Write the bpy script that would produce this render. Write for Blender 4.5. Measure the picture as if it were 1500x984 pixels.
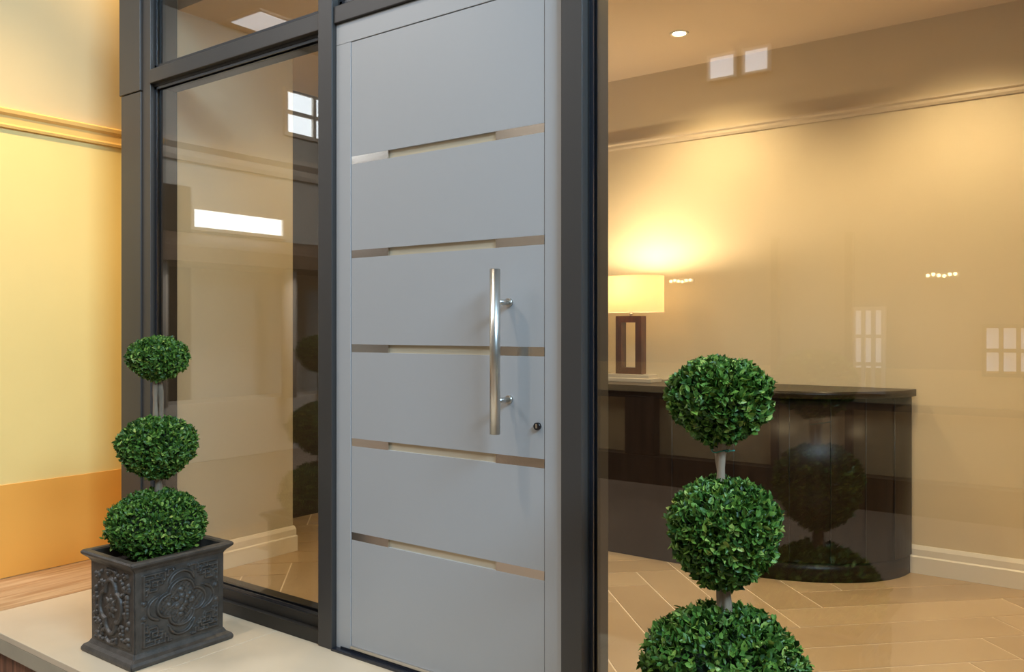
import bpy, bmesh, math, random
import numpy as np
from mathutils import Vector, Matrix, noise

for o in list(bpy.data.objects): bpy.data.objects.remove(o)
S = bpy.context.scene
COL = S.collection
PI = math.pi

# ------------------------------------------------------------------ camera, world, exposure
# world frame: facade is the plane y = 0, +y goes into the building, +x runs right along it, porch top z = 0
CAM_H, CAM_D = 1.271, 2.3
cd = bpy.data.cameras.new('camera'); cam = bpy.data.objects.new('camera', cd); COL.objects.link(cam)
cam.location = (0, -CAM_D, CAM_H); cam.rotation_euler = (PI/2, 0, math.atan2(920, 1242))
cd.sensor_width = 36; cd.lens = 1242/1500*36; cd.shift_y = -9/1500; cd.clip_start = .05
S.camera = cam
S.view_settings.view_transform = 'Standard'
try: S.view_settings.look = 'None'
except Exception: pass
S.view_settings.gamma = 1; S.view_settings.exposure = 0.0; S.view_settings.use_curve_mapping = False
w = bpy.data.worlds.new('world'); S.world = w; w.use_nodes = True
w.node_tree.nodes['Background'].inputs[0].default_value = (.55, .65, .8, 1)
w.node_tree.nodes['Background'].inputs[1].default_value = .3

def light(name, kind, loc, energy, color, target=None, size=.1, size_y=None, spot=None, blend=.6):
    l = bpy.data.lights.new(name, kind); o = bpy.data.objects.new(name, l); COL.objects.link(o)
    o.location = loc; l.energy = energy; l.color = color
    if kind == 'AREA':
        l.size = size
        if size_y: l.shape = 'RECTANGLE'; l.size_y = size_y
    else: l.shadow_soft_size = size
    if kind == 'SPOT': l.spot_size = math.radians(spot); l.spot_blend = blend
    if target is not None:
        o.rotation_euler = (Vector(target)-Vector(loc)).to_track_quat('-Z', 'Y').to_euler()
    return o
WARM = (1, .68, .34); WARM2 = (1, .60, .24); COOL = (.66, .81, 1)
# showroom: cool daylight from upper right, unseen area fills added overhead, one ceiling spot on the door
light('showroom_daylight', 'AREA', (2.9, -2.2, 4.7), 640, (.50, .75, 1), (-1.8, 0, 2.7), 2.4, 1.6)
light('showroom_fill_light', 'AREA', (-2.6, -3.0, 4.9), 40, (.9, .95, 1), (-2.6, -3.0, 0), 3.0, 1.6)
light('showroom_fill_light', 'AREA', (-5.9, -3.3, 4.9), 330, (.97, .97, 1), (-7.2, -4.0, 0), 1.8, 1.6)
light('showroom_fill_light', 'AREA', (-2.6, -3.9, 4.9), 35, (1, .93, .84), (-2.6, -5.4, 0), 3.6, .8)
light('showroom_spot', 'SPOT', (-2.75, -1.45, 4.75), 215, (1, .84, .66), (-2.1, 0, .75), .06, spot=48, blend=.8)
light('alcove_wall_light', 'AREA', (-4.36, .16, 3.6), 12, (1, .66, .25), (-4.7, .1, 1.0), .35, .9)
light('alcove_spot', 'SPOT', (-3.3, -1.1, 4.4), 470, (1, .72, .34), (-4.67, -.15, 1.35), .12, spot=40, blend=1)

# ------------------------------------------------------------------ materials
def mat(name, color=(.5,.5,.5), rough=.5, metal=0, spec=.5, coat=0, bump=0, bscale=60, var=0, vscale=3, emit=None, estr=0, stretch=None):
    m = bpy.data.materials.new(name); m.use_nodes = True; nt = m.node_tree; b = nt.nodes['Principled BSDF']
    b.inputs['Base Color'].default_value = (*color, 1); b.inputs['Roughness'].default_value = rough
    b.inputs['Metallic'].default_value = metal; b.inputs['Specular IOR Level'].default_value = spec
    b.inputs['Coat Weight'].default_value = coat
    tc = nt.nodes.new('ShaderNodeTexCoord'); src = tc.outputs['Object']
    if stretch:
        mp = nt.nodes.new('ShaderNodeMapping'); mp.inputs['Scale'].default_value = stretch
        nt.links.new(src, mp.inputs[0]); src = mp.outputs[0]
    if var:
        n = nt.nodes.new('ShaderNodeTexNoise'); n.inputs['Scale'].default_value = vscale; n.inputs['Detail'].default_value = 5
        nt.links.new(src, n.inputs['Vector'])
        r = nt.nodes.new('ShaderNodeMapRange'); r.inputs[1].default_value = .3; r.inputs[2].default_value = .7
        r.inputs[3].default_value = 1-var; r.inputs[4].default_value = 1+var
        nt.links.new(n.outputs['Fac'], r.inputs[0])
        mx = nt.nodes.new('ShaderNodeVectorMath'); mx.operation = 'SCALE'; mx.inputs[0].default_value = color
        nt.links.new(r.outputs[0], mx.inputs['Scale']); nt.links.new(mx.outputs[0], b.inputs['Base Color'])
    if bump:
        n2 = nt.nodes.new('ShaderNodeTexNoise'); n2.inputs['Scale'].default_value = bscale; n2.inputs['Detail'].default_value = 4
        nt.links.new(src, n2.inputs['Vector'])
        bp = nt.nodes.new('ShaderNodeBump'); bp.inputs['Strength'].default_value = bump; bp.inputs['Distance'].default_value = .01
        nt.links.new(n2.outputs['Fac'], bp.inputs['Height']); nt.links.new(bp.outputs[0], b.inputs['Normal'])
    if emit:
        b.inputs['Emission Color'].default_value = (*emit, 1); b.inputs['Emission Strength'].default_value = estr
    return m

def glass_mat(name, tint, ior, gloss=(1,1,1)):
    m = bpy.data.materials.new(name); m.use_nodes = True; nt = m.node_tree
    for n in list(nt.nodes): nt.nodes.remove(n)
    out = nt.nodes.new('ShaderNodeOutputMaterial'); mx = nt.nodes.new('ShaderNodeMixShader')
    tr = nt.nodes.new('ShaderNodeBsdfTransparent'); tr.inputs[0].default_value = (*tint, 1)
    gl = nt.nodes.new('ShaderNodeBsdfGlossy'); gl.inputs['Roughness'].default_value = 0; gl.inputs[0].default_value = (*gloss, 1)
    # both faces of the pane reflect like the outer one (fresnel from the absolute facing angle)
    lw = nt.nodes.new('ShaderNodeNewGeometry'); dt = nt.nodes.new('ShaderNodeVectorMath'); dt.operation = 'DOT_PRODUCT'
    nt.links.new(lw.outputs['Incoming'], dt.inputs[0]); nt.links.new(lw.outputs['Normal'], dt.inputs[1])
    ab = nt.nodes.new('ShaderNodeMath'); ab.operation = 'ABSOLUTE'; nt.links.new(dt.outputs['Value'], ab.inputs[0])
    om = nt.nodes.new('ShaderNodeMath'); om.operation = 'SUBTRACT'; om.inputs[0].default_value = 1; nt.links.new(ab.outputs[0], om.inputs[1])
    pw = nt.nodes.new('ShaderNodeMath'); pw.operation = 'POWER'; pw.inputs[1].default_value = 5; nt.links.new(om.outputs[0], pw.inputs[0])
    r0 = ((ior-1)/(ior+1))**2
    ma = nt.nodes.new('ShaderNodeMath'); ma.operation = 'MULTIPLY_ADD'; ma.inputs[1].default_value = 1-r0; ma.inputs[2].default_value = r0
    nt.links.new(pw.outputs[0], ma.inputs[0]); nt.links.new(ma.outputs[0], mx.inputs[0])
    nt.links.new(tr.outputs[0], mx.inputs[1]); nt.links.new(gl.outputs[0], mx.inputs[2]); nt.links.new(mx.outputs[0], out.inputs[0])
    return m

M = {}
M['door'] = mat('grey door lacquer', (.345, .345, .345), .38, spec=.4, bump=.02, bscale=900)
M['anth'] = mat('anthracite frame', (.042, .0375, .034), .42, spec=.45, bump=.03, bscale=700)
M['anth2'] = mat('black gasket', (.012, .014, .02), .25, spec=.6)
M['jamb'] = mat('dark inner jamb', (.018, .015, .012), .5)
M['slot'] = mat('satin bronze slot glass', (.62, .53, .38), .10, metal=.35, spec=.6)
M['steel'] = mat('brushed stainless', (.66, .63, .58), .30, metal=1, bump=.02, bscale=300, stretch=(1,1,.02))
M['strip'] = mat('polished inlay strip', (.74, .70, .66), .16, metal=1, bump=.01, bscale=200)
M['glass'] = glass_mat('window glass', (.90, .885, .85), 1.75)
M['glass2'] = glass_mat('large window glass', (.93, .92, .90), 1.72)
M['glass3'] = glass_mat('slot glass', (.9, .9, .88), 1.5)
M['porch'] = mat('cream porch stone', (.60, .485, .34), .35, var=.05, vscale=4, bump=.02, bscale=200)
M['lip'] = mat('porch stone edge', (.36, .31, .22), .6, var=.06, vscale=8)
M['grout'] = mat('grout', (.80, .66, .47), .8)
M['cream'] = mat('cream wall paint', (.70, .58, .385), .6, var=.02, vscale=2, bump=.02, bscale=300)
M['pier'] = mat('pale pier paint', (.54, .49, .37), .55, var=.02, vscale=2)
M['ceil'] = mat('ceiling paint', (.70, .55, .38), .8)
M['white'] = mat('white painted trim', (.80, .74, .62), .4)
M['railp'] = mat('picture rail paint', (.66, .54, .38), .45)
M['yellow'] = mat('yellow wall paint', (.90, .68, .265), .6, var=.03, vscale=1.5, bump=.03, bscale=120)
M['orange'] = mat('orange lower wall', (.90, .43, .08), .5, var=.04, vscale=1.5, bump=.03, bscale=120)  # separate orange for the lowest part of the side wall
M['sand'] = mat('sand upper wall', (.66, .52, .29), .6, var=.02, vscale=2)  # separate duller colour for the wall above the moulding
M['peach'] = mat('peach moulding paint', (.90, .55, .17), .5)
M['deskwood'] = mat('espresso lacquer', (.018, .010, .006), .30, spec=.15, coat=0, var=.3, vscale=4, stretch=(6,6,.6))
M['lampwood'] = mat('walnut lamp frame', (.085, .022, .008), .3, coat=.2, var=.35, vscale=8, stretch=(5,5,.8))
M['plinth'] = mat('satin silver lamp plinth', (.75, .68, .55), .35, metal=.6)
M['walnut'] = mat('dark unlit room stand-in', (.045, .033, .024), .4, var=.2, vscale=3, stretch=(3,3,.4))  # dark colour stands in for the unlit room past the pier
M['planter'] = mat('dark bronze resin planter', (.054, .044, .035), .42, spec=.5, var=.35, vscale=30, bump=.15, bscale=160)
M['soil'] = mat('potting soil', (.03, .02, .013), .95, bump=.8, bscale=90, var=.4, vscale=60)
M['bark'] = mat('grey brown bark', (.24, .175, .115), .85, bump=.5, bscale=70, var=.4, vscale=25, stretch=(1,1,.25))
M['tie'] = mat('green plastic tie', (.03, .22, .16), .4)
M['brass'] = mat('satin nickel', (.6,.56,.5), .3, metal=1)
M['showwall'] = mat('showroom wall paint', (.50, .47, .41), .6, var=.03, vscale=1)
M['showdark'] = mat('darkened showroom wall', (.20, .17, .13), .6, var=.05, vscale=1)  # darker copy of the showroom wall, its dimness put into the colour
M['panel'] = mat('tan storefront panel', (.50, .36, .18), .5, var=.08, vscale=2)
M['showceil'] = mat('showroom ceiling', (.50, .48, .44), .8)
M['showfloor'] = mat('showroom floor', (.33, .235, .16), .3, var=.12, vscale=1.2)
M['showtrim'] = mat('showroom trim', (.60, .52, .42), .5)
M['darktrim'] = mat('dark storefront wood', (.03, .018, .012), .3, var=.3, vscale=5)
M['roofbrown'] = mat('brown canopy', (.14, .085, .05), .6, var=.2, vscale=6)
M['day'] = mat('daylit window pane', (.8,.85,.9), .4, emit=(.86, .94, 1), estr=6)
M['daydim'] = mat('daylit shop pane', (.8,.85,.9), .4, emit=(.80, .88, 1), estr=.9)
M['sky2'] = mat('hazy daylit pane', (.8,.85,.9), .4, emit=(.86, .92, 1), estr=2.2)
M['bulb'] = mat('warm bulb', (1,.9,.7), .4, emit=(1, .80, .45), estr=12)
M['downl'] = mat('downlight lens', (1,.9,.7), .4, emit=(1, .86, .62), estr=60)
M['black'] = mat('black keyway', (.008,.008,.01), .3)

# translucent lamp shade
def shade_mat():
    m = bpy.data.materials.new('linen lamp shade'); m.use_nodes = True; nt = m.node_tree
    for n in list(nt.nodes): nt.nodes.remove(n)
    out = nt.nodes.new('ShaderNodeOutputMaterial'); mx = nt.nodes.new('ShaderNodeMixShader'); mx.inputs[0].default_value = .78
    d = nt.nodes.new('ShaderNodeBsdfDiffuse'); d.inputs[0].default_value = (.85, .78, .62, 1)
    t = nt.nodes.new('ShaderNodeBsdfTranslucent'); t.inputs[0].default_value = (.92, .80, .58, 1)
    nt.links.new(d.outputs[0], mx.inputs[1]); nt.links.new(t.outputs[0], mx.inputs[2]); nt.links.new(mx.outputs[0], out.inputs[0])
    return m
M['shade'] = shade_mat()

def leaf_mat():
    m = bpy.data.materials.new('boxwood leaf'); m.use_nodes = True; nt = m.node_tree; b = nt.nodes['Principled BSDF']
    a = nt.nodes.new('ShaderNodeAttribute'); a.attribute_name = 'tone'
    r = nt.nodes.new('ShaderNodeValToRGB'); e = r.color_ramp.elements
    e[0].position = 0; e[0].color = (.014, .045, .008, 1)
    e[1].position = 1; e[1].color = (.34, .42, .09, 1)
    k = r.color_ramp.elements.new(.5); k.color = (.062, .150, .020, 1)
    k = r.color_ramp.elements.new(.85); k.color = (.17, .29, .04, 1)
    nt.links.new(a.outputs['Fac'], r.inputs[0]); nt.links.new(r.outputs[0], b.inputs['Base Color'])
    b.inputs['Roughness'].default_value = .45; b.inputs['Specular IOR Level'].default_value = .35
    return m
M['leaf'] = leaf_mat()
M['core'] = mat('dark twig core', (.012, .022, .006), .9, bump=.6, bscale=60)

def tile_mat(name, c0, c1, rough):
    m = bpy.data.materials.new(name); m.use_nodes = True; nt = m.node_tree; b = nt.nodes['Principled BSDF']
    a = nt.nodes.new('ShaderNodeAttribute'); a.attribute_name = 'tone'
    tc = nt.nodes.new('ShaderNodeTexCoord'); n = nt.nodes.new('ShaderNodeTexNoise'); n.inputs['Scale'].default_value = 2.2; n.inputs['Detail'].default_value = 8
    nt.links.new(tc.outputs['Object'], n.inputs['Vector'])
    ad = nt.nodes.new('ShaderNodeMath'); ad.operation = 'MULTIPLY_ADD'; ad.inputs[1].default_value = .55
    nt.links.new(a.outputs['Fac'], ad.inputs[0]); nt.links.new(n.outputs['Fac'], ad.inputs[2])
    mx = nt.nodes.new('ShaderNodeMix'); mx.data_type = 'RGBA'; mx.inputs[6].default_value = (*c0, 1); mx.inputs[7].default_value = (*c1, 1)
    mr = nt.nodes.new('ShaderNodeMapRange'); mr.inputs[1].default_value = .3; mr.inputs[2].default_value = 1.2
    nt.links.new(ad.outputs[0], mr.inputs[0]); nt.links.new(mr.outputs[0], mx.inputs[0]); nt.links.new(mx.outputs[2], b.inputs['Base Color'])
    b.inputs['Roughness'].default_value = rough
    return m
M['tile'] = tile_mat('beige plank tile', (.36, .245, .13), (.50, .36, .205), .33)

def wood_mat(name, c0, c1, scale, rough):
    m = bpy.data.materials.new(name); m.use_nodes = True; nt = m.node_tree; b = nt.nodes['Principled BSDF']
    tc = nt.nodes.new('ShaderNodeTexCoord'); mp = nt.nodes.new('ShaderNodeMapping'); mp.inputs['Scale'].default_value = scale
    nt.links.new(tc.outputs['Object'], mp.inputs[0])
    n = nt.nodes.new('ShaderNodeTexNoise'); n.inputs['Scale'].default_value = 1; n.inputs['Detail'].default_value = 6; n.inputs['Distortion'].default_value = .6
    nt.links.new(mp.outputs[0], n.inputs['Vector'])
    r = nt.nodes.new('ShaderNodeValToRGB'); r.color_ramp.elements[0].position = .35; r.color_ramp.elements[1].position = .68
    r.color_ramp.elements[0].color = (*c0, 1); r.color_ramp.elements[1].color = (*c1, 1)
    nt.links.new(n.outputs['Fac'], r.inputs[0]); nt.links.new(r.outputs[0], b.inputs['Base Color']); b.inputs['Roughness'].default_value = rough
    return m
M['floorwood'] = wood_mat('tan floorboards', (.36, .20, .10), (.56, .38, .22), (28, 2.2, 10), .4)
M['redwood'] = wood_mat('red brown riser boards', (.07, .028, .012), (.30, .13, .07), (55, 10, 3), .5)

# ------------------------------------------------------------------ mesh helpers
def bm_new(): return bmesh.new()
def box(bm, x0, x1, y0, y1, z0, z1, bevel=0):
    x0, x1 = min(x0,x1), max(x0,x1); y0, y1 = min(y0,y1), max(y0,y1); z0, z1 = min(z0,z1), max(z0,z1)
    v = [bm.verts.new(p) for p in ((x0,y0,z0),(x1,y0,z0),(x1,y1,z0),(x0,y1,z0),(x0,y0,z1),(x1,y0,z1),(x1,y1,z1),(x0,y1,z1))]
    fs = [bm.faces.new([v[i] for i in f]) for f in ((0,3,2,1),(4,5,6,7),(0,1,5,4),(1,2,6,5),(2,3,7,6),(3,0,4,7))]
    if bevel:
        es = list({e for f in fs for e in f.edges})
        bmesh.ops.bevel(bm, geom=es, offset=bevel, segments=2, affect='EDGES', profile=.5)
    return bm
def boxes(*bs, bevel=0):
    bm = bm_new()
    for b in bs: box(bm, *b, bevel=bevel)
    return bm
def tube(bm, pts, rad, seg=12, cap=True):
    pts = [Vector(p) for p in pts]; n = len(pts)
    if not hasattr(rad, '__len__'): rad = [rad]*n
    rings = []
    for i, p in enumerate(pts):
        d = (pts[min(i+1,n-1)]-pts[max(i-1,0)]).normalized()
        u = d.orthogonal() if abs(d.z) < .9 else Vector((1,0,0)); u = (u - d*u.dot(d)).normalized(); q = d.cross(u)
        rings.append([bm.verts.new(p+(u*math.cos(a)+q*math.sin(a))*rad[i]) for a in [2*PI*k/seg for k in range(seg)]])
    for a, b in zip(rings, rings[1:]):
        for k in range(seg):
            f = bm.faces.new((a[k], a[(k+1)%seg], b[(k+1)%seg], b[k])); f.smooth = True
    if cap:
        bm.faces.new(rings[0][::-1]); bm.faces.new(rings[-1])
    return bm
def sweep(bm, prof, p0, p1, out, up=(0,0,1)):
    """straight moulding: prof = closed list of (outward, up) from p0 to p1"""
    p0, p1, out, up = Vector(p0), Vector(p1), Vector(out), Vector(up)
    a = [bm.verts.new(p0+out*u+up*v) for u, v in prof]; b = [bm.verts.new(p1+out*u+up*v) for u, v in prof]
    n = len(prof)
    for k in range(n): bm.faces.new((a[k], a[(k+1)%n], b[(k+1)%n], b[k]))
    bm.faces.new(a[::-1]); bm.faces.new(b); return bm
def obj(name, bm, m, parent=None, loc=None):
    bmesh.ops.recalc_face_normals(bm, faces=bm.faces)
    me = bpy.data.meshes.new(name); bm.to_mesh(me); bm.free(); me.materials.append(m)
    o = bpy.data.objects.new(name, me); COL.objects.link(o)
    if parent: o.parent = parent
    if loc: o.location = loc
    return o
def npmesh(name, V, F, m, parent=None, tone=None, smooth=False):
    me = bpy.data.meshes.new(name); V = np.asarray(V, dtype=np.float32); F = np.asarray(F, dtype=np.int32); k = F.shape[1]
    me.vertices.add(len(V)); me.vertices.foreach_set('co', V.ravel())
    me.loops.add(F.size); me.loops.foreach_set('vertex_index', F.ravel())
    me.polygons.add(len(F)); me.polygons.foreach_set('loop_start', np.arange(0, F.size, k, dtype=np.int32))
    me.polygons.foreach_set('loop_total', np.full(len(F), k, dtype=np.int32))
    if smooth: me.polygons.foreach_set('use_smooth', np.ones(len(F), dtype=bool))
    if tone is not None:
        at = me.attributes.new('tone', 'FLOAT', 'POINT'); at.data.foreach_set('value', np.asarray(tone, dtype=np.float32))
    me.materials.append(m); me.update(); me.validate()
    o = bpy.data.objects.new(name, me); COL.objects.link(o)
    if parent: o.parent = parent
    return o
def empty(name, loc=(0,0,0), rz=0):
    o = bpy.data.objects.new(name, None); COL.objects.link(o); o.location = loc; o.rotation_euler = (0,0,rz); return o
def tag(o, label=None, cat=None, kind=None, group=None):
    if label: o['label'] = label
    if cat: o['category'] = cat
    if kind: o['kind'] = kind
    if group: o['group'] = group
    return o
def struct(name, bm, m, label, cat):
    return tag(obj(name, bm, m), label, cat, 'structure')

# ------------------------------------------------------------------ facade measures
XL, XP0, XP1 = -4.168, -3.985, -3.915      # outer post cladding, frame post
XM0, XM1 = -2.66, -2.578                   # mullion between sidelight and door
XD0, XD1 = -2.49, -1.573                   # door leaf
XR0, XR1 = -1.493, -1.413                  # mullion right of the door
XE = .95                                   # right end of the large pane
ZB0, ZB1 = 2.482, 2.55                     # transom bar
ZT = 2.96                                  # head of the transom lights
YW = 2.53                                  # back wall of the lobby
ZC = 2.89                                  # lobby ceiling
FD = .14                                   # frame depth
GY = .032                                  # glass

# ------------------------------------------------------------------ the setting: floors
porch_tiles = bm_new()
xs = [-4.14, -2.93, -1.73, -.53, .67, 1.87, 3.0]
for a, b in zip(xs, xs[1:]): box(porch_tiles, a+.0015, b-.0015, -.72, -.0005, -.025, 0, bevel=.002)
obj_ = struct('floor', porch_tiles, M['porch'], 'cream stone slabs of the raised porch in front of the grey door', 'porch floor')
struct('trim_1', boxes((-4.14, 3.0, -.72, -.02, -.085, -.0255)), M['lip'], 'dull beige stone edge under the porch slabs', 'step edge')
struct('wall_porch', boxes((-4.14, 3.0, -.70, 0, -.22, -.0855)), M['redwood'], 'red-brown boarded riser below the porch edge', 'step riser')
struct('floor', boxes((-4.67, -4.1405, -2.2, .77, -.03, 0)), M['floorwood'], 'strip of tan wood-grain floor along the orange wall', 'floor')
struct('floor', boxes((-9.2, 5.2, -7, -.7005, -.26, -.22)), M['showfloor'], 'brown showroom floor in front of the porch, seen as a reflection', 'floor')
struct('floor', boxes((-9.2,-4.6705, -.7, .77, -.26, -.22)), M['showfloor'], 'brown showroom floor beside the yellow wall', 'floor')

# herringbone lobby floor laid at 45 degrees
def herringbone():
    W, n, g = .226, 5, .008
    V, F, T = [], [], []; rnd = random.Random(4)
    ox, oy = -1.167, 1.346; c = math.sqrt(.5)
    def clip(poly, lim):
        for ax, val, sg in ((0, lim[0], 1), (0, lim[1], -1), (1, lim[2], 1), (1, lim[3], -1)):
            out = []
            for i in range(len(poly)):
                p, q = poly[i], poly[(i+1) % len(poly)]
                ip, iq = (p[ax]-val)*sg >= 0, (q[ax]-val)*sg >= 0
                if ip: out.append(p)
                if ip != iq:
                    t = (val-p[ax])/(q[ax]-p[ax]); out.append((p[0]+(q[0]-p[0])*t, p[1]+(q[1]-p[1])*t))
            poly = out
            if len(poly) < 3: return None
        return poly
    bm = bm_new(); lay = bm.verts.layers.float.new('tone')
    def tile(a0, a1, b0, b1):
        a0 = a0*W+g/2; a1 = a1*W-g/2; b0 = b0*W+g/2; b1 = b1*W-g/2
        q = [(ox+(a-b)*c, oy+(a+b)*c) for a, b in ((a0,b0),(a1,b0),(a1,b1),(a0,b1))]; t = rnd.random()
        for lim in ((-3.91, 2.46, .145, .875), (-4.59, 2.46, .875, YW-.001)):
            p = clip(q, lim)
            if p: piece(p, t)
    def piece(p, t):
        top = [bm.verts.new((x, y, 0)) for x, y in p]; bot = [bm.verts.new((x, y, -.008)) for x, y in p]
        for v in top+bot: v[lay] = t
        try:
            bm.faces.new(top)
            for i in range(len(p)): bm.faces.new((top[i], bot[i], bot[(i+1)%len(p)], top[(i+1)%len(p)]))
        except ValueError: pass
    for j in range(-40, 40):
        for m in range(-6, 7):
            a = j+2*n*m; tile(a, a+n, j, j+1)                 # laid along (1, 1)
            col = j; r0 = col-2*n+1+2*n*m; tile(col, col+1, r0, r0+n)
    bmesh.ops.remove_doubles(bm, verts=bm.verts, dist=1e-6)
    return bm
hf = herringbone()
tag(obj('floor', hf, M['tile']), 'beige plank tiles laid in herringbone across the lit lobby', 'floor', 'structure')
struct('floor', boxes((-3.984, 2.5, .0, .87, -.05, -.0022), (-4.6, 2.5, .87, YW, -.05, -.0022)), M['grout'], 'pale grout bed between the herringbone tiles', 'floor grout')

# ------------------------------------------------------------------ walls, ceilings
struct('wall_back', boxes((-4.8, 2.7, YW, YW+.15, -.05, ZC+.1)), M['cream'], 'long cream lobby wall behind the lamp and the curved desk', 'wall')
struct('ceiling', boxes((XP0, 2.7, .145, .87, ZC, ZC+.08), (-4.8, 2.7, .87, YW, ZC, ZC+.08)), M['ceil'], 'warm beige lobby ceiling with a recessed downlight', 'ceiling')
struct('wall_right', boxes((2.5, 2.7, 0, YW, -.05, ZC)), M['cream'], 'cream end wall of the lobby beyond the large window', 'wall')
struct('wall_left', boxes((-4.8, -4.6, .8705, YW, -.05, ZC)), M['walnut'], 'dark wall standing in for the unlit room past the pale pier in the tall side window', 'wall')
struct('wall_pier', boxes((XL+.01, XP1-.004, FD+.002, .87, -.05, ZC+.1)), M['pier'], 'pale beige wall end behind the left pane of glass', 'wall')
struct('wall_alcove_end', boxes((-4.9, XL+.0095, .77, .87, -.05, 5)), M['cream'], 'cream wall closing the gap behind the corner post', 'wall')
struct('wall_side', boxes((-4.92, -4.67, -.45, .769, -.22, 2.34)), M['yellow'], 'glowing yellow side wall at the left of the photo', 'wall')
struct('wall_side_upper', boxes((-4.92, -4.67, -.45, .769, 2.3405, 5)), M['sand'], 'duller sand-coloured wall above the peach moulding', 'wall')
struct('wall_side_lower', boxes((-4.6699, -4.664, -.451, .769, .004, .478)), M['orange'], 'orange lower band of the yellow side wall', 'wall')
bm = bm_new()
prof = [(0, 0), (.018, 0), (.022, .012), (.014, .022), (.014, .062), (.03, .074), (.034, .092), (.026, .100), (0, .100)]
sweep(bm, prof, (-4.6702, -.451, 2.305), (-4.6702, .769, 2.305), (1,0,0))
struct('trim_2', bm, M['peach'], 'peach moulding strip running along the yellow side wall', 'moulding')
# fascia above the glazing and the right end of the facade
struct('wall_front', boxes((XL, XE+.1, 0, .25, ZT+.001, 5), (XE+.101, 5.2, 0, .25, -.22, 5)), M['anth'], 'dark fascia above the door and windows', 'wall')
# lobby mouldings
bm = bm_new()
prof = [(0, 0), (.010, 0), (.016, .012), (.016, .026), (.028, .034), (.028, .046), (0, .050)]
sweep(bm, prof, (-4.6, YW+.001, 2.435), (2.5, YW+.001, 2.435), (0,-1,0))
struct('trim_3', bm, M['railp'], 'thin picture rail on the cream lobby wall above the lamp', 'moulding')
bprof = [(0, 0), (.020, 0), (.020, .085), (.014, .092), (.014, .125), (.006, .145), (0, .145)]
bm = bm_new(); sweep(bm, bprof, (-4.6, YW+.001, .0005), (2.5, YW+.001, .0005), (0,-1,0))
struct('baseboard_back', bm, M['white'], 'white baseboard along the lobby wall right of the curved desk', 'baseboard')
bm = bm_new(); rings = []
for x, y, ox_, oy_ in ((XP1-.004, FD+.004, 1, 0), (XP1-.004, .8702, 1, 1), (XL+.01, .8702, 0, 1)):
    rings.append([bm.verts.new((x+u*ox_, y+u*oy_, .0005+v)) for u, v in bprof])
for a, b in zip(rings, rings[1:]):
    for k in range(len(bprof)): bm.faces.new((a[k], a[(k+1) % len(bprof)], b[(k+1) % len(bprof)], b[k]))
bm.faces.new(rings[0][::-1]); bm.faces.new(rings[-1])
struct('baseboard_pier', bm, M['white'], 'white baseboard round the foot of the pale pier', 'baseboard')

# showroom shell around the camera (seen only as reflections)
struct('wall_showroom_left', boxes((-9.3, -9, -7, .77, -.22, 5)), M['showwall'], 'tall showroom wall reflected in the tall side window', 'wall')
struct('wall_showroom_far_left', boxes((-9, -4.9205, .77, .9, -.22, 5)), M['showwall'], 'showroom wall behind the yellow side wall', 'wall')
struct('wall_showroom_back', boxes((-5.5, 5.2, -5.4, -5.2, -.22, 5), (-5.7, -5.5, -7, -5.2, -.22, 5), (-9, -5.7, -7, -6.8, -.22, 5)), M['showdark'], 'dark-coloured showroom wall facing the door, reflected in the right pane', 'wall')
struct('wall_showroom_right', boxes((5.2, 5.4, -5.4, .25, -.22, 5)), M['showwall'], 'showroom wall at the right of the porch', 'wall')
struct('ceiling', boxes((-9.3, 5.4, -7, .9, 5, 5.1)), M['showceil'], 'high showroom ceiling above the porch', 'ceiling')
bm = bm_new()
cp = [(0, 0), (.05, 0), (.07, .05), (.07, .12), (.14, .18), (.14, .24), (0, .24)]
sweep(bm, cp, (-9, -6.8, 3.25), (-9, .77, 3.25), (1,0,0)); 
struct('trim_4', bm, M['showtrim'], 'cornice on the showroom wall reflected in the tall side window', 'cornice')
bm = bm_new(); sweep(bm, [(0,0),(.9,0),(.9,.16),(.75,.22),(0,.42)], (-9, -6.8, 2.0), (-9, .4, 2.0), (1,0,0))
struct('trim_5', bm, M['roofbrown'], 'brown canopy under the narrow window reflected in the tall side window', 'canopy')
struct('trim_6', boxes((-9, -8.5, -6.8, .4, -.22, .45), bevel=.01), M['showtrim'], 'low pale ledge reflected across the tall side window', 'ledge')

def lit_window(name, x0, x1, y0, y1, z0, z1, nx, nz, pane, frame, label, fw=.03, axis='x', side=1):
    """daylit window lying on a wall plane; axis = wall normal"""
    e = tag(empty(name, ((x0+x1)/2, (y0+y1)/2, z0)), label, 'window', 'structure'); L = Vector(e.location)
    bm = bm_new()
    if axis == 'x':
        X = x0; box(bm, X, X+side*.012, y0, y1, z0, z1); p = bm
        f = bm_new()
        for k in range(nx+1):
            yy = y0+(y1-y0)*k/nx; box(f, X, X+side*.05, yy-fw/2, yy+fw/2, z0-fw/2, z1+fw/2)
        for k in range(nz+1):
            zz = z0+(z1-z0)*k/nz; box(f, X, X+side*.045, y0, y1, zz-fw/2, zz+fw/2)
    else:
        Y = y0; box(bm, x0, x1, Y, Y+side*.012, z0, z1); f = bm_new()
        for k in range(nx+1):
            xx = x0+(x1-x0)*k/nx; box(f, xx-fw/2, xx+fw/2, Y, Y+side*.05, z0-fw/2, z1+fw/2)
        for k in range(nz+1):
            zz = z0+(z1-z0)*k/nz; box(f, x0, x1, Y, Y+side*.045, zz-fw/2, zz+fw/2)
    for b in (bm, f): bmesh.ops.translate(b, verts=b.verts, vec=-L)
    obj('pane', bm, pane, e); obj('window_frame', f, frame, e)
    return e
lit_window('window_5', -9, -9, -4.75, -3.42, 2.47, 2.72, 1, 1, M['day'], M['showtrim'], 'narrow bright window reflected low in the tall side window', .04)
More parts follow.
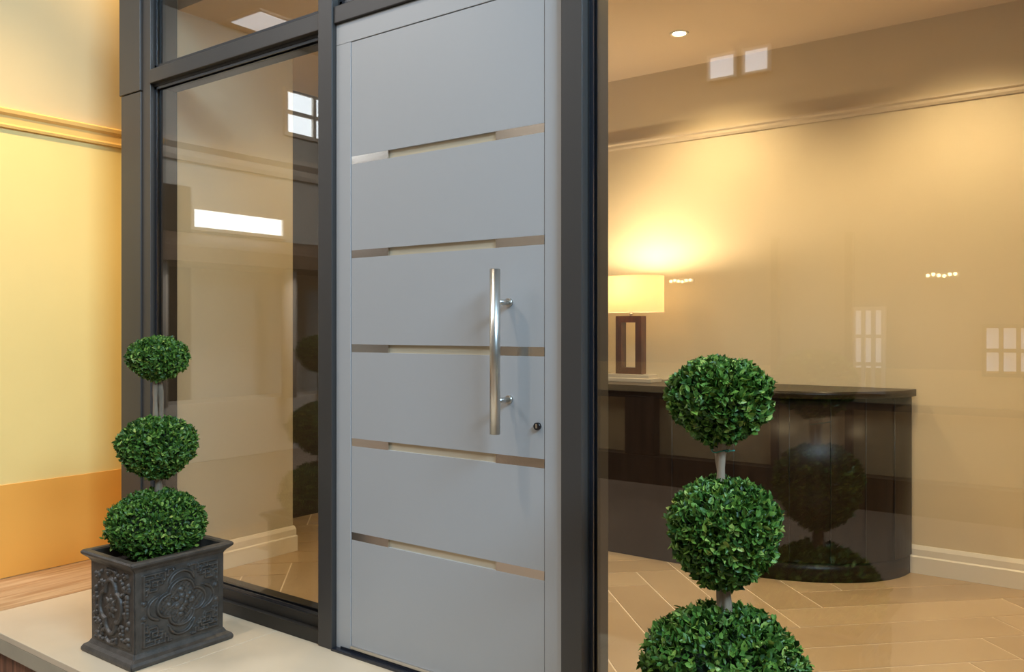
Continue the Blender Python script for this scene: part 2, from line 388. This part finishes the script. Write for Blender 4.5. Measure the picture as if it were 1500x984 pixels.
lit_window('window_6', -9, -9, -6.2, -4.78, 3.84, 4.42, 3, 2, M['day'], M['showtrim'], 'bright gridded window reflected high in the tall side window', .05)
lit_window('window_7', -3.27, -3.01, -5.2, -5.2, 3.62, 3.84, 1, 1, M['sky2'], M['showtrim'], 'left one of two small bright windows reflected near the lobby ceiling', .02, 'y')
lit_window('window_8', -2.93, -2.69, -5.2, -5.2, 3.62, 3.84, 1, 1, M['sky2'], M['showtrim'], 'right one of two small bright windows reflected near the lobby ceiling', .02, 'y')
lit_window('window_9', -1.96, -1.72, -5.2, -5.2, .75, 1.45, 3, 3, M['daydim'], M['showtrim'], 'narrow daylit window reflected above the desk', .03, 'y')
lit_window('window_10', -.98, .3, -5.2, -5.2, .92, 1.30, 11, 2, M['daydim'], M['darktrim'], 'daylit window band reflected at the right edge of the photo', .03, 'y')
# storefront of dark posts and plinth facing the door
bm = boxes((-5.5, 5, -5.2, -5.02, -.22, .05), (-4.10, -3.78, -5.2, -5.05, .05, .62), (-2.66, -2.6, -5.2, -5.12, .05, 2.1), (-2.02, -1.96, -5.2, -5.12, .05, 2.1),
           (-.46, -.38, -5.2, -5.12, .05, 2.1), (.8, .88, -5.2, -5.12, .05, 2.1), (-5.5, 5, -5.2, -5.1, .60, .66))
struct('trim_7', bm, M['darktrim'], 'dark storefront plinth and posts reflected in the curved desk', 'storefront')
bm = bm_new()
for y in (-4.9, -4.3, -2.6, -1.6, -.6): tube(bm, [(-8.3, y, .45), (-8.3, y, 2.0)], .09, 16)
struct('trim_18', boxes((-5.4, 4.9, -5.2, -5.17, .055, .95)), M['panel'], 'tan storefront panels reflected in the curved desk', 'storefront')
struct('trim_8', bm, M['showtrim'], 'pale round columns reflected in the tall side window', 'column')

struct('trim_17', boxes((-9, -8.96, -3.4, -2.3, .45, 2.95)), M['darktrim'], 'dark panel standing in for a shaded opening, reflected beside the corner post', 'opening')  # flat dark panel, shade of an opening put into its colour
e = tag(empty('ceiling_light_panel', (-8.5, -4.2, 5)), 'pale ceiling light panel reflected in the transom pane', 'ceiling light')
obj('panel_frame', boxes((-.32, .32, -.42, .42, -.03, -.0005), bevel=.004), M['showtrim'], e)
obj('diffuser', boxes((-.28, .28, -.38, .38, -.036, -.0305)), M['sky2'], e)
# ------------------------------------------------------------------ facade frames
struct('trim_9', boxes((XL, XP0-.001, -.016, FD, 0, 2.455), bevel=.003), M['anth'], 'lower casing of the dark corner post left of the side window', 'post')
struct('trim_10', boxes((XL-.012, XP0-.001, -.020, FD, 2.459, ZT), bevel=.003), M['anth'], 'upper casing of the dark corner post', 'post')
struct('trim_11', boxes((XM0, XM1, -.022, FD, 0, ZT), bevel=.003), M['anth'], 'dark mullion between the tall side window and the grey door', 'mullion')
struct('trim_12', boxes((XR0, XR1, -.022, FD, 0, ZT), bevel=.003), M['anth'], 'dark blue-grey mullion right of the grey door', 'mullion')
struct('trim_13', boxes((XP0, XP1, -.006, FD, 0, ZT), bevel=.002), M['anth'], 'slim dark frame post beside the corner casing', 'post')
struct('trim_14', boxes((XP1+.001, XM0-.001, -.012, FD, ZB0, ZB1), bevel=.003), M['anth'], 'dark transom bar above the tall side window', 'transom bar')
struct('trim_15', boxes((XM1+.001, XR0-.001, -.012, FD, ZB0+.006, ZB1+.006), bevel=.003), M['anth'], 'dark transom bar above the grey door', 'transom bar')

def glazing(name, x0, x1, z0, z1, gm, label, sill=.0, rim=.014, right=True):
    e = tag(empty(name, ((x0+x1)/2, 0, z0)), label, 'window', 'structure'); L = Vector(e.location)
    f = bm_new()
    # inner frame (dark), gasket, pane
    if sill:
        box(f, x0, x1, -.012, FD, z0, z0+sill*.55, bevel=.002); box(f, x0, x1, .012, FD-.01, z0+sill*.55, z0+sill, bevel=.002)
    else: box(f, x0, x1, .01, FD, z0, z0+.012)
    box(f, x0, x1, .012, FD-.005, z1-.012, z1)
    if right: box(f, x1-.014, x1, .012, FD-.005, z0+sill, z1-.012)
    box(f, x0, x0+.004, .012, FD-.005, z0+sill, z1-.012)
    g = bm_new(); zz0 = z0+max(sill, .012)
    for y in (GY-.016, GY+.010):
        box(g, x0+.004, x0+.004+rim, y, y+.006, zz0, z1-.012); box(g, x1-rim-(.014 if right else 0), x1-(.014 if right else 0), y, y+.006, zz0, z1-.012)
        box(g, x0+.004, x1, y, y+.006, zz0, zz0+rim); box(g, x0+.004, x1, y, y+.006, z1-.012-rim, z1-.012)
    p = boxes((x0+.006, x1-.004, GY-.004, GY+.004, zz0+.002, z1-.014))
    for b in (f, g, p): bmesh.ops.translate(b, verts=b.verts, vec=-L)
    obj('window_frame', f, M['jamb'], e); obj('gasket', g, M['anth2'], e); obj('pane', p, gm, e)
    return e
glazing('window_1', XP1, XM0, 0, ZB0, M['glass'], 'tall side window between the corner post and the grey door', sill=.10)
glazing('window_2', XR1, XE, 0, ZT, M['glass2'], 'huge pane of glass right of the door showing the lit lobby', sill=.05)
glazing('window_3', XP1, XM0, ZB1, ZT, M['glass'], 'small transom pane above the tall side window')
glazing('window_4', XM1, XR0, ZB1+.006, ZT, M['glass'], 'transom pane above the grey door')
struct('trim_16', boxes((XE, XE+.1, -.02, FD, 0, ZT), bevel=.003), M['anth'], 'dark end post of the huge right pane', 'post')

# ------------------------------------------------------------------ the door
DX = (XM1+XR0)/2
door = tag(empty('door_1', (DX, 0, 0)), 'grey front door with five inlaid strips and a long steel pull handle', 'door', 'structure')
def dpart(name, bm, m, parent=door, base=Vector((DX,0,0))):
    bmesh.ops.translate(bm, verts=bm.verts, vec=-base); return obj(name, bm, m, parent)
dz1 = 2.40; dz0 = .018
fb = bm_new()
box(fb, XM1+.002, XD0-.0025, 0, FD-.01, .0, dz1+.0025, bevel=.0015)
box(fb, XD1+.0025, XR0-.002, 0, FD-.01, .0, dz1+.0025, bevel=.0015)
box(fb, XM1+.002, XR0-.002, 0, FD-.01, dz1+.003, ZB0+.004, bevel=.0015)
dpart('door_frame', fb, M['door'])
gh = .0155
gz = [.462+.3685*k for k in range(5)]
SX0, SX1 = -2.293, -1.771
# leaf: panels between the strips, plus solid side pieces behind the strips (open only where the glass slots are)
lb = bm_new(); edges = [dz0]
for z in gz: edges += [z-gh, z+gh]
edges.append(dz1)
for i in range(0, len(edges), 2): box(lb, XD0, XD1, .002, .07, edges[i], edges[i+1])
for z in gz:
    box(lb, XD0, XD1, .018, .068, z-gh, z+gh)
leaf = dpart('door_leaf', lb, M['door'])
dpart('door_gap_seal', boxes((XD0-.0024, XD0-.0002, .02, .06, dz0, dz1+.002), (XD1+.0002, XD1+.0024, .02, .06, dz0, dz1+.002), (XD0, XD1, .02, .06, dz1+.0004, dz1+.0024)), M['black'])
for z in gz:
    for a, b in ((XD0+.0005, SX0), (SX1, XD1-.0005)):
        dpart('inlay_strip', boxes((a, b, 0.0028, .0178, z-gh, z+gh)), M['strip'])
    dpart('slot_glass', boxes((SX0, SX1, .0125, .0175, z-gh, z+gh)), M['slot'])
    s = boxes((SX0, SX0+.0035, .0025, .012, z-gh, z+gh), (SX1-.0035, SX1, .0025, .012, z-gh, z+gh))
    dpart('slot_end_cap', s, M['strip'])
dpart('threshold', boxes((XM1+.002, XR0-.002, -.028, FD-.01, .0002, .010), (XM1+.03, XR0-.03, -.004, .0015, .010, .017), bevel=.001), M['anth2'])
dpart('weather_bar', boxes((XD0+.002, XD1-.002, -.006, .0018, .020, .032), bevel=.001), M['steel'])
HX, HY = -1.716, -.078
hb = tube(bm_new(), [(HX, HY, .925), (HX, HY, 1.473)], .0178, 32)
bmesh.ops.bevel(hb, geom=[e for e in hb.edges if len([f for f in e.link_faces if len(f.verts) > 8]) == 1], offset=.0015, segments=2, affect='EDGES')
handle = dpart('pull_handle', hb, M['steel'])
for z in (1.363, 1.035):
    st = tube(bm_new(), [(HX, HY+.012, z), (HX, -.006, z)], .0095, 20); tube(st, [(HX, -.0065, z), (HX, .002, z)], .0145, 24)
    dpart('standoff', st, M['steel'], handle)
ck = tube(bm_new(), [(-1.597, -.009, .953), (-1.597, .004, .953)], .0125, 28)
lock = dpart('lock_cylinder', ck, M['black'])
dpart('keyway', boxes((-1.6005, -1.5935, -.0105, -.009, .947, .961)), M['steel'], lock)

# ------------------------------------------------------------------ curved reception desk
def desk_outline(off=0, n=28):
    pts = [(-3.2-off*0, 1.93-off)]
    cx, rx, ry = -1.72, .765+off, .595+off
    for k in range(n+1):
        a = PI/2*k/n; pts.append((cx+rx*math.sin(a), YW-.005-ry*math.cos(a)))
    return pts
desk = tag(empty('reception_desk', (-2.1, 2.2, 0)), 'dark glossy curved reception desk against the cream lobby wall', 'desk')
def slab(pts, z0, z1, yb=YW-.024):
    bm = bm_new(); pts = [p for p in pts if p[1] <= yb] + [(pts[-1][0], yb)]
    poly = pts+[(pts[0][0], yb)]
    a = [bm.verts.new((x, y, z0)) for x, y in poly]; b = [bm.verts.new((x, y, z1)) for x, y in poly]; n = len(poly)
    bm.faces.new(a[::-1]); bm.faces.new(b)
    for k in range(n):
        f = bm.faces.new((a[k], a[(k+1)%n], b[(k+1)%n], b[k])); f.smooth = (1 <= k < n-3)
    bmesh.ops.translate(bm, verts=bm.verts, vec=(-2.1, -2.2, 0) and Vector((2.1, -2.2, 0)))
    return bm
obj('desk_body', slab(desk_outline(-.004), .10, .925), M['deskwood'], desk)
obj('toe_kick', slab(desk_outline(-.012), .0008, .0995), M['deskwood'], desk)
top = slab(desk_outline(.018), .926, .962)
obj('desk_top', top, M['deskwood'], desk)
bm = bm_new()
ol = desk_outline(.0)
def along(s):
    acc = 0
    for (x0,y0),(x1,y1) in zip(ol, ol[1:]):
        d = math.hypot(x1-x0, y1-y0)
        if acc+d >= s: t=(s-acc)/d; return x0+(x1-x0)*t, y0+(y1-y0)*t
        acc += d
    return ol[-1]
for s in (.35, .75, 1.15, 1.5, 1.78, 1.98, 2.16, 2.34):
    x, y = along(s); tube(bm, [(x+2.1, y-2.2+.002, .101), (x+2.1, y-2.2+.002, .924)], .0028, 6)
obj('panel_seam', bm, M['black'], desk)

# ------------------------------------------------------------------ table lamp
LX, LY, LZ = -2.45, 2.20, .963
lamp = tag(empty('table_lamp', (LX, LY, LZ)), 'lit table lamp with cream box shade and open walnut frame on the desk', 'lamp')
obj('lamp_base', boxes((-.17, .17, -.07, .07, 0, .022), (-.15, .15, -.055, .055, .022, .044), bevel=.002), M['plinth'], lamp)
fz0, fz1 = .046, .390
obj('lamp_frame', boxes((-.085, -.047, -.03, .03, fz0, fz1), (.047, .085, -.03, .03, fz0, fz1), (-.047, .047, -.03, .03, fz0, fz0+.038), (-.047, .047, -.03, .03, fz1-.038, fz1)), M['lampwood'], lamp)
obj('lamp_frame_edging', boxes((.0852, .0875, -.03, .03, fz0, fz1)), M['lampwood'], lamp)
bm = tube(bm_new(), [(0,0,fz1), (0,0,.50)], .006, 12); tube(bm, [(0,0,.395), (0,0,.41)], .011, 12)
box(bm, -.195, .195, -.003, .003, .425, .429)
obj('lamp_stem', bm, M['brass'], lamp)
sx, sy, sz0, sz1 = .205, .105, .413, .628
bm = bm_new(); seg = 64; rr = []
for k_, z_ in ((1, sz0), (1, sz1), (.985, sz1), (.985, sz0)):
    rr.append([bm.verts.new((sx*k_*math.copysign(abs(math.cos(a))**.7, math.cos(a)), sy*k_*math.copysign(abs(math.sin(a))**.7, math.sin(a)), z_)) for a in [2*PI*q/seg for q in range(seg)]])
for a_, b_ in zip(rr, rr[1:]+rr[:1]):
    for q in range(seg):
        f = bm.faces.new((a_[q], a_[(q+1)%seg], b_[(q+1)%seg], b_[q])); f.smooth = a_ is rr[0] or a_ is rr[2]
for ed in bm.edges:
    if abs(ed.verts[0].co.z-ed.verts[1].co.z) < 1e-6: ed.smooth = False
obj('lamp_shade', bm, M['shade'], lamp)
bm = bm_new(); bmesh.ops.create_uvsphere(bm, u_segments=20, v_segments=12, radius=.028, matrix=Matrix.Translation((0,0,.525)))
for f in bm.faces: f.smooth = True
obj('light_bulb', bm, M['bulb'], lamp)
light('table_lamp_light', 'POINT', (LX, LY, LZ+.59), 34, (1, .82, .55), size=.035)

# ------------------------------------------------------------------ ceiling downlights
def downlight(x, y, label, power, tgt, group=None):
    e = tag(empty('ceiling_downlight', (x, y, ZC)), label, 'ceiling light', group=group)
    bm = bm_new(); seg = 32; r0, r1, r2 = .034, .048, .052
    rings = [[bm.verts.new((r*math.cos(2*PI*k/seg), r*math.sin(2*PI*k/seg), z)) for k in range(seg)] for r, z in ((r0,-.001),(r0+.004,-.006),(r1,-.007),(r2,-.001))]
    for a, b in zip(rings, rings[1:]):
        for k in range(seg): bm.faces.new((a[k], a[(k+1)%seg], b[(k+1)%seg], b[k]))
    obj('trim_ring', bm, M['white'], e)
    bm = bm_new(); bmesh.ops.create_circle(bm, cap_ends=True, segments=32, radius=.033, matrix=Matrix.Translation((0,0,-.003)))
    obj('lens', bm, M['downl'], e)
    light('downlight_beam', 'SPOT', (x, y, ZC-.03), power, (.97, .77, .45), (x, y+tgt, 0), .04, spot=130, blend=.85)
downlight(-2.02, 1.96, 'glowing recessed downlight in the lobby ceiling above the lamp', 80, .25)
downlight(-.70, 1.84, 'recessed downlight over the right part of the lobby, above the frame', 92, .30)
downlight(.9, 1.92, 'added unseen downlight at the far right of the lobby ceiling', 90, .25)  # this and the next three are unseen, added to light the lobby
downlight(-3.1, .75, 'added unseen downlight behind the grey door', 60, 0)
downlight(-1.2, .62, 'added unseen downlight in the lobby ceiling close behind the huge pane', 70, 0)
downlight(.35, .62, 'added unseen downlight in the lobby ceiling near the end post', 60, 0)

# bar lights on the facing showroom wall, reflected in the pane
def bar_light(x, z, label):
    e = tag(empty('wall_bar_light', (x, -5.2, z)), label, 'wall light', group='bar lights reflected in the lobby pane')
    obj('back_plate', boxes((-.125, .125, 0, .03, -.02, .02), bevel=.004), M['brass'], e)
    for k in range(6):
        bm = bm_new(); bmesh.ops.create_uvsphere(bm, u_segments=12, v_segments=8, radius=.014, matrix=Matrix.Translation((-.10+.04*k, .05, .008*math.sin(k*1.7))))
        obj('bulb', bm, M['bulb'], e)
bar_light(-3.55, 1.74, 'small row of warm bulbs reflected just right of the table lamp shade')
bar_light(-1.28, 1.71, 'small row of warm bulbs reflected over the cream wall at right')

# ------------------------------------------------------------------ topiaries in relief planters
def seg_dist(P, a, b):
    a = np.array(a, float); b = np.array(b, float); d = b-a; L = (d*d).sum()
    t = np.clip(((P-a)@d)/max(L, 1e-9), 0, 1)[..., None]
    return np.linalg.norm(P-(a+t*d), axis=-1)
def relief(P, kind):
    """height 0..1 over the panel; P in [-1,1]^2"""
    H = np.zeros(P.shape[:2]); x, y = P[...,0], P[...,1]
    def ridge(d, w, h=1.0): return h*np.sqrt(np.clip(1-(d/w)**2, 0, 1))
    # lobed cartouche: quatrefoil outline
    th = np.arctan2(y, x); r = np.hypot(x, y)
    if kind == 'front':
        sd = np.min([np.hypot(x-a, y-b)-q for a, b, q in ((.30,0,.30),(-.30,0,.30),(0,.30,.30),(0,-.30,.30))], axis=0)
        H = np.maximum(H, ridge(np.abs(sd), .045))
        so = np.min([np.hypot(x-a, y-b)-q for a, b, q in ((.52,0,.30),(-.52,0,.30),(0,.54,.30),(0,-.54,.30))], axis=0)
        H = np.maximum(H, np.where(sd > .10, ridge(np.abs(so), .042, .9), 0))
        H = np.where(sd < -.05, .16+.10*np.sin(52*x+8*y)*np.sin(49*y), H)
        W = .034
        segs = []
        for sx in (-1, 1):
            for sy in (-1, 1):
                f = lambda a, b: (sx*a, sy*b)
                pts = [[(.92,.92),(.92,.40)], [(.92,.92),(.42,.92)], [(.92,.66),(.80,.66)], [(.80,.66),(.80,.48)], [(.80,.48),(.70,.48)],
                       [(.66,.92),(.66,.80)], [(.66,.80),(.50,.80)], [(.50,.80),(.50,.70)], [(.80,.80),(.80,.74)], [(.80,.80),(.72,.80)],
                       [(.72,.72),(.72,.60)], [(.72,.60),(.58,.60)], [(.60,.70),(.60,.52)], [(.92,.40),(.84,.40)], [(.42,.92),(.42,.80)], [(.72,.72),(.56,.72)], [(.92,.40),(.92,.30)], [(.42,.80),(.34,.80)], [(.34,.80),(.34,.94)],
                       [(.34,.94),(.26,.94)], [(.84,.40),(.84,.56)], [(.92,.52),(.84,.56)], [(.80,.80),(.92,.80)], [(.56,.92),(.56,.86)], [(.70,.48),(.62,.48)], [(.60,.62),(.48,.62)], [(.48,.62),(.48,.72)], [(.50,.70),(.42,.70)], [(.42,.70),(.42,.76)]]
                segs += [(f(*a), f(*b)) for a, b in pts]
        for a, b in segs: H = np.maximum(H, ridge(seg_dist(P, a, b), W, .8))
        for cx, cy, rr in ((.30,.0,.07),(-.30,.0,.07),(0,.33,.08),(0,-.33,.08),(.90,.20,.07),(-.90,.20,.07),(.9,-.2,.07),(-.9,-.2,.07),(.2,.92,.05),(-.2,.92,.05)):
            H = np.maximum(H, ridge(np.hypot(x-cx, y-cy), rr, .7))
    else:
        R = .60; rr_ = np.min([np.hypot((x-a)*1.0, (y-b)*.85)-q for a, b, q in ((.26,0,.32),(-.26,0,.32),(0,.38,.28),(0,-.38,.28))], axis=0)+R
        H = np.maximum(H, ridge(np.abs(rr_-R), .055))
        H = np.maximum(H, np.where(np.abs(np.cos(2*th)) > .8, ridge(np.abs(rr_-.84), .05, .8), 0))
        rnd = random.Random(7)
        for k in range(150):
            cx, cy = rnd.uniform(-.93,.93), rnd.uniform(-.94,.94)
            if min(math.hypot(cx-.26, cy*.85), math.hypot(cx+.26, cy*.85), math.hypot(cx, (cy-.38)*.85)+.03, math.hypot(cx, (cy+.38)*.85)+.03) < .42: continue
            H = np.maximum(H, ridge(np.hypot((x-cx)*.9, (y-cy)), rnd.uniform(.05,.075), .8))
        H = np.where(rr_ < R-.06, np.maximum(H*0, .15+.05*np.sin(30*x+3*y)*np.sin(28*y)), H)
    # central sprig of fruits and leaves
    rnd = random.Random(11)
    blobs = [(-.02,.02,.11),(.10,-.06,.10),(-.10,-.08,.10),(.02,.16,.09),(-.12,.12,.08),(.14,.10,.08),(.0,-.2,.08)]
    for cx, cy, rr in blobs: H = np.maximum(H, .15+ridge(np.hypot(x-cx, y-cy), rr, .8)*(np.hypot(x-cx, y-cy) < rr))*1.0 if False else np.maximum(H, ridge(np.hypot(x-cx, y-cy), rr, .95))
    for k in range(7):
        a = k*2*PI/7+.4; H = np.maximum(H, ridge(seg_dist(P, (.12*math.cos(a), .12*math.sin(a)), (.30*math.cos(a+.3), .30*math.sin(a+.3))), .035, .6))
    # border bead
    b = np.maximum(np.abs(x), np.abs(y)); H = np.maximum(H, ridge(np.abs(b-.985), .018, .6)*0)
    return H

def planter_mesh(e):
    A, B, HH = .158, .192, .40                      # half sizes of the body in x and y
    # profiled shell, lofted rectangles (half-x, half-y, z)
    lv = [(A+.026,B+.026,0),(A+.030,B+.030,.006),(A+.030,B+.030,.016),(A+.024,B+.024,.026),(A+.010,B+.010,.034),(A+.003,B+.003,.046),(A,B,.050),
          (A+.002,B+.002,.355),(A+.006,B+.006,.362),(A+.012,B+.012,.370),(A+.024,B+.024,.380),(A+.030,B+.030,.386),(A+.031,B+.031,.394),(A+.026,B+.026,.400),
          (A+.004,B+.004,.400),(A-.004,B-.004,.394),(A-.012,B-.012,.33)]
    bm = bm_new(); rings = [[bm.verts.new(p) for p in ((-a,-b,z),(a,-b,z),(a,b,z),(-a,b,z))] for a, b, z in lv]
    for r, s in zip(rings, rings[1:]):
        for k in range(4): bm.faces.new((r[k], r[(k+1)%4], s[(k+1)%4], s[k]))
    bm.faces.new(rings[0][::-1]); bm.faces.new(rings[-1])
    vert = [ed for ed in bm.edges if abs((ed.verts[0].co-ed.verts[1].co).normalized().z) > .3 and abs(ed.verts[0].co.z-ed.verts[1].co.z) > .0]
    bmesh.ops.bevel(bm, geom=vert, offset=.004, segments=2, affect='EDGES')
    obj('planter_box', bm, M['planter'], e)
    # relief panels on the four faces
    def panel(kind, half, axis, sg):
        N, Mz = 170, 190; z0, z1 = .058, .350; mar = .020
        u = np.linspace(-1, 1, N); v = np.linspace(-1, 1, Mz); U, Vv = np.meshgrid(u, v)
        P = np.stack([U, Vv], -1); H = relief(P, kind)*.0125
        ed = np.minimum(1-np.abs(U), 1-np.abs(Vv)); H = H*np.clip(ed/.03, 0, 1) - .0004*0
        w_ = half-mar; c = U*w_; z = (z0+z1)/2+Vv*(z1-z0)/2
        dist = (A if axis == 'x' else B)+.0022+H
        edge = (np.abs(U) > .999)|(np.abs(Vv) > .999); dist = np.where(edge, dist-.004, dist)
        if axis == 'x': V = np.stack([dist*sg, c*sg, z], -1)
        else: V = np.stack([-c*sg, dist*sg, z], -1)
        V = V.reshape(-1, 3); idx = np.arange(N*Mz).reshape(Mz, N)
        F = np.stack([idx[:-1,:-1], idx[:-1,1:], idx[1:,1:], idx[1:,:-1]], -1).reshape(-1, 4)
        # raised frame around the panel
        return npmesh('relief_panel', V, F, M['planter'], e, smooth=True)
    panel('front', B, 'x', 1); panel('front', B, 'x', -1); panel('side', A, 'y', 1); panel('side', A, 'y', -1)
    fr = bm_new()
    obj('soil', boxes((-A+.012, A-.012, -B+.012, B-.012, .331, .352)), M['soil'], e)
    fr.free()

def foliage(e, c, R, up, dn, n, seed, ls):
    rs = np.random.RandomState(seed); offs = seed*3.1
    q1, q2 = 2.1, 1.62
    def prof(cz):  # cz = cos of polar direction -1..1 -> (r, z) on the clipped ball
        return None
    # sample directions uniformly and find the surface distance numerically
    d = rs.normal(size=(n, 3)); d /= np.linalg.norm(d, axis=1)[:, None]
    h = np.hypot(d[:,0], d[:,1])/R; k = np.where(d[:,2] > 0, d[:,2]/up, -d[:,2]/dn); q = np.where(d[:,2] > 0, q1, q2)
    dist = (h**q+k**q)**(-1/q)
    nz = np.array([noise.noise(Vector((a*3+offs, b*3, cc*3)))*.07+noise.noise(Vector((a*7+offs, b*7, cc*7)))*.09 for a, b, cc in d])
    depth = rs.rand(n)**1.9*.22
    dist = dist*(1+nz-depth+.02)
    stray = rs.rand(n) < .03; dist = dist*np.where(stray, 1.05, 1)
    P = d*dist[:, None]
    nrm = np.stack([d[:,0]/R**2, d[:,1]/R**2, d[:,2]/np.where(d[:,2]>0, up, dn)**2], -1); nrm /= np.linalg.norm(nrm, axis=1)[:, None]
    rd = rs.normal(size=(n,3)); rd /= np.linalg.norm(rd, axis=1)[:, None]
    ax = nrm*.75+rd*.85+np.array([0,0,.25]); ax /= np.linalg.norm(ax, axis=1)[:, None]     # leaf direction
    rd2 = rs.normal(size=(n,3)); face = nrm*.8+rd2*.6; sd = np.cross(ax, face); sd /= np.linalg.norm(sd, axis=1)[:, None]
    nn = np.cross(sd, ax)
    L = ls*rs.uniform(.75, 1.4, n)[:, None]; Wd = L*rs.uniform(.20, .29, n)[:, None]
    base = P-ax*L*.4
    curl = rs.uniform(-.08, .22, n)[:, None]
    v = np.stack([base, base+ax*L*.35+sd*Wd+nn*L*.08, base+ax*L*.72+sd*Wd*.85+nn*L*.05, base+ax*L-nn*L*curl,
                  base+ax*L*.72-sd*Wd*.85+nn*L*.05, base+ax*L*.35-sd*Wd+nn*L*.08, base+ax*L*.5-nn*L*.04], 1)
    o = np.arange(n)[:, None, None]*7
    F = (o+np.array([[0,1,6],[1,2,6],[2,3,6],[3,4,6],[4,5,6],[5,0,6]])[None]).reshape(-1, 3)
    tone = np.clip(rs.normal(.50, .22, n)-depth*2.2+ (rs.rand(n) < .06)*.35, 0, 1)  # deeper leaves darkened: inner shade put into the tone
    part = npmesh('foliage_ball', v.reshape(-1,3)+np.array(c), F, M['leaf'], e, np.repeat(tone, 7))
    # inner mass of twigs
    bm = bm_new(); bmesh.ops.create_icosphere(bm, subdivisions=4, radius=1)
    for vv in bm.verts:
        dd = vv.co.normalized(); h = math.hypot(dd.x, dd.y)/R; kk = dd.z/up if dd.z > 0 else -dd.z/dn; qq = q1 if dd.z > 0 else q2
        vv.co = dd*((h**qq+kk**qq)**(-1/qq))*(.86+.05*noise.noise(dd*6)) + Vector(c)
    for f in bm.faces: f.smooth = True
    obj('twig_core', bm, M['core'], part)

def topiary(loc, label, balls, seed, ls, lean, tiez):
    e = tag(empty('potted_topiary', loc), label, 'topiary')
    planter_mesh(e)
    for i, (cx, cy, cz, R, up, dn, n) in enumerate(balls): foliage(e, (cx, cy, cz), R, up, dn, n, seed+i, ls)
    bm = bm_new(); N = 40; z0, z1 = .345, balls[0][2]-.02
    for s in (0, 1):
        pts, rad = [], []
        for k in range(N+1):
            t = k/N; z = z0+(z1-z0)*t; a = t*5.0+s*PI+lean
            w_ = .0085+.003*math.sin(t*9+s)
            pts.append((balls[0][0]*t+math.cos(a)*w_*1.0, balls[0][1]*t+math.sin(a)*w_, z)); rad.append((.0125-.003*t)*(1+.12*math.sin(t*37+s*2)))
        tube(bm, pts, rad, 12)
    # fork under the top ball
    zt = balls[0][2]-balls[0][5]+.02
    for a in (.4, 2.3, 4.1): tube(bm, [(balls[0][0], balls[0][1], zt-.03), (balls[0][0]+.03*math.cos(a), balls[0][1]+.03*math.sin(a), zt+.03)], [.007,.004], 8)
    obj('trunk', bm, M['bark'], e)
    if tiez:
        bm = tube(bm_new(), [(balls[0][0]*.8+.021*math.cos(2*PI*k/16), .021*math.sin(2*PI*k/16), tiez+.003*math.sin(k)) for k in range(17)], .0018, 6)
        tube(bm, [(balls[0][0]*.8+.018, -.012, tiez), (balls[0][0]*.8+.042, -.018, tiez+.006)], .0016, 6)
        obj('plant_tie', bm, M['tie'], e)
    return e

topiary((-3.19, -.395, .0), 'three-ball box topiary in a dark relief planter beside the corner post',
        [(-.004, 0, 1.158, .112, .078, .088, 6500), (-.008, 0, .800, .146, .112, .128, 8500), (-.012, 0, .470, .184, .146, .13, 10000)], 21, .0185, .3, None)
topiary((-.80, -.345, .0), 'three-ball box topiary at the right, standing in front of the huge pane',
        [(-.022, 0, 1.108, .118, .088, .112, 6500), (-.010, 0, .792, .126, .112, .145, 8500), (-.012, 0, .430, .190, .160, .10, 11000)], 31, .0205, 1.2, .978)
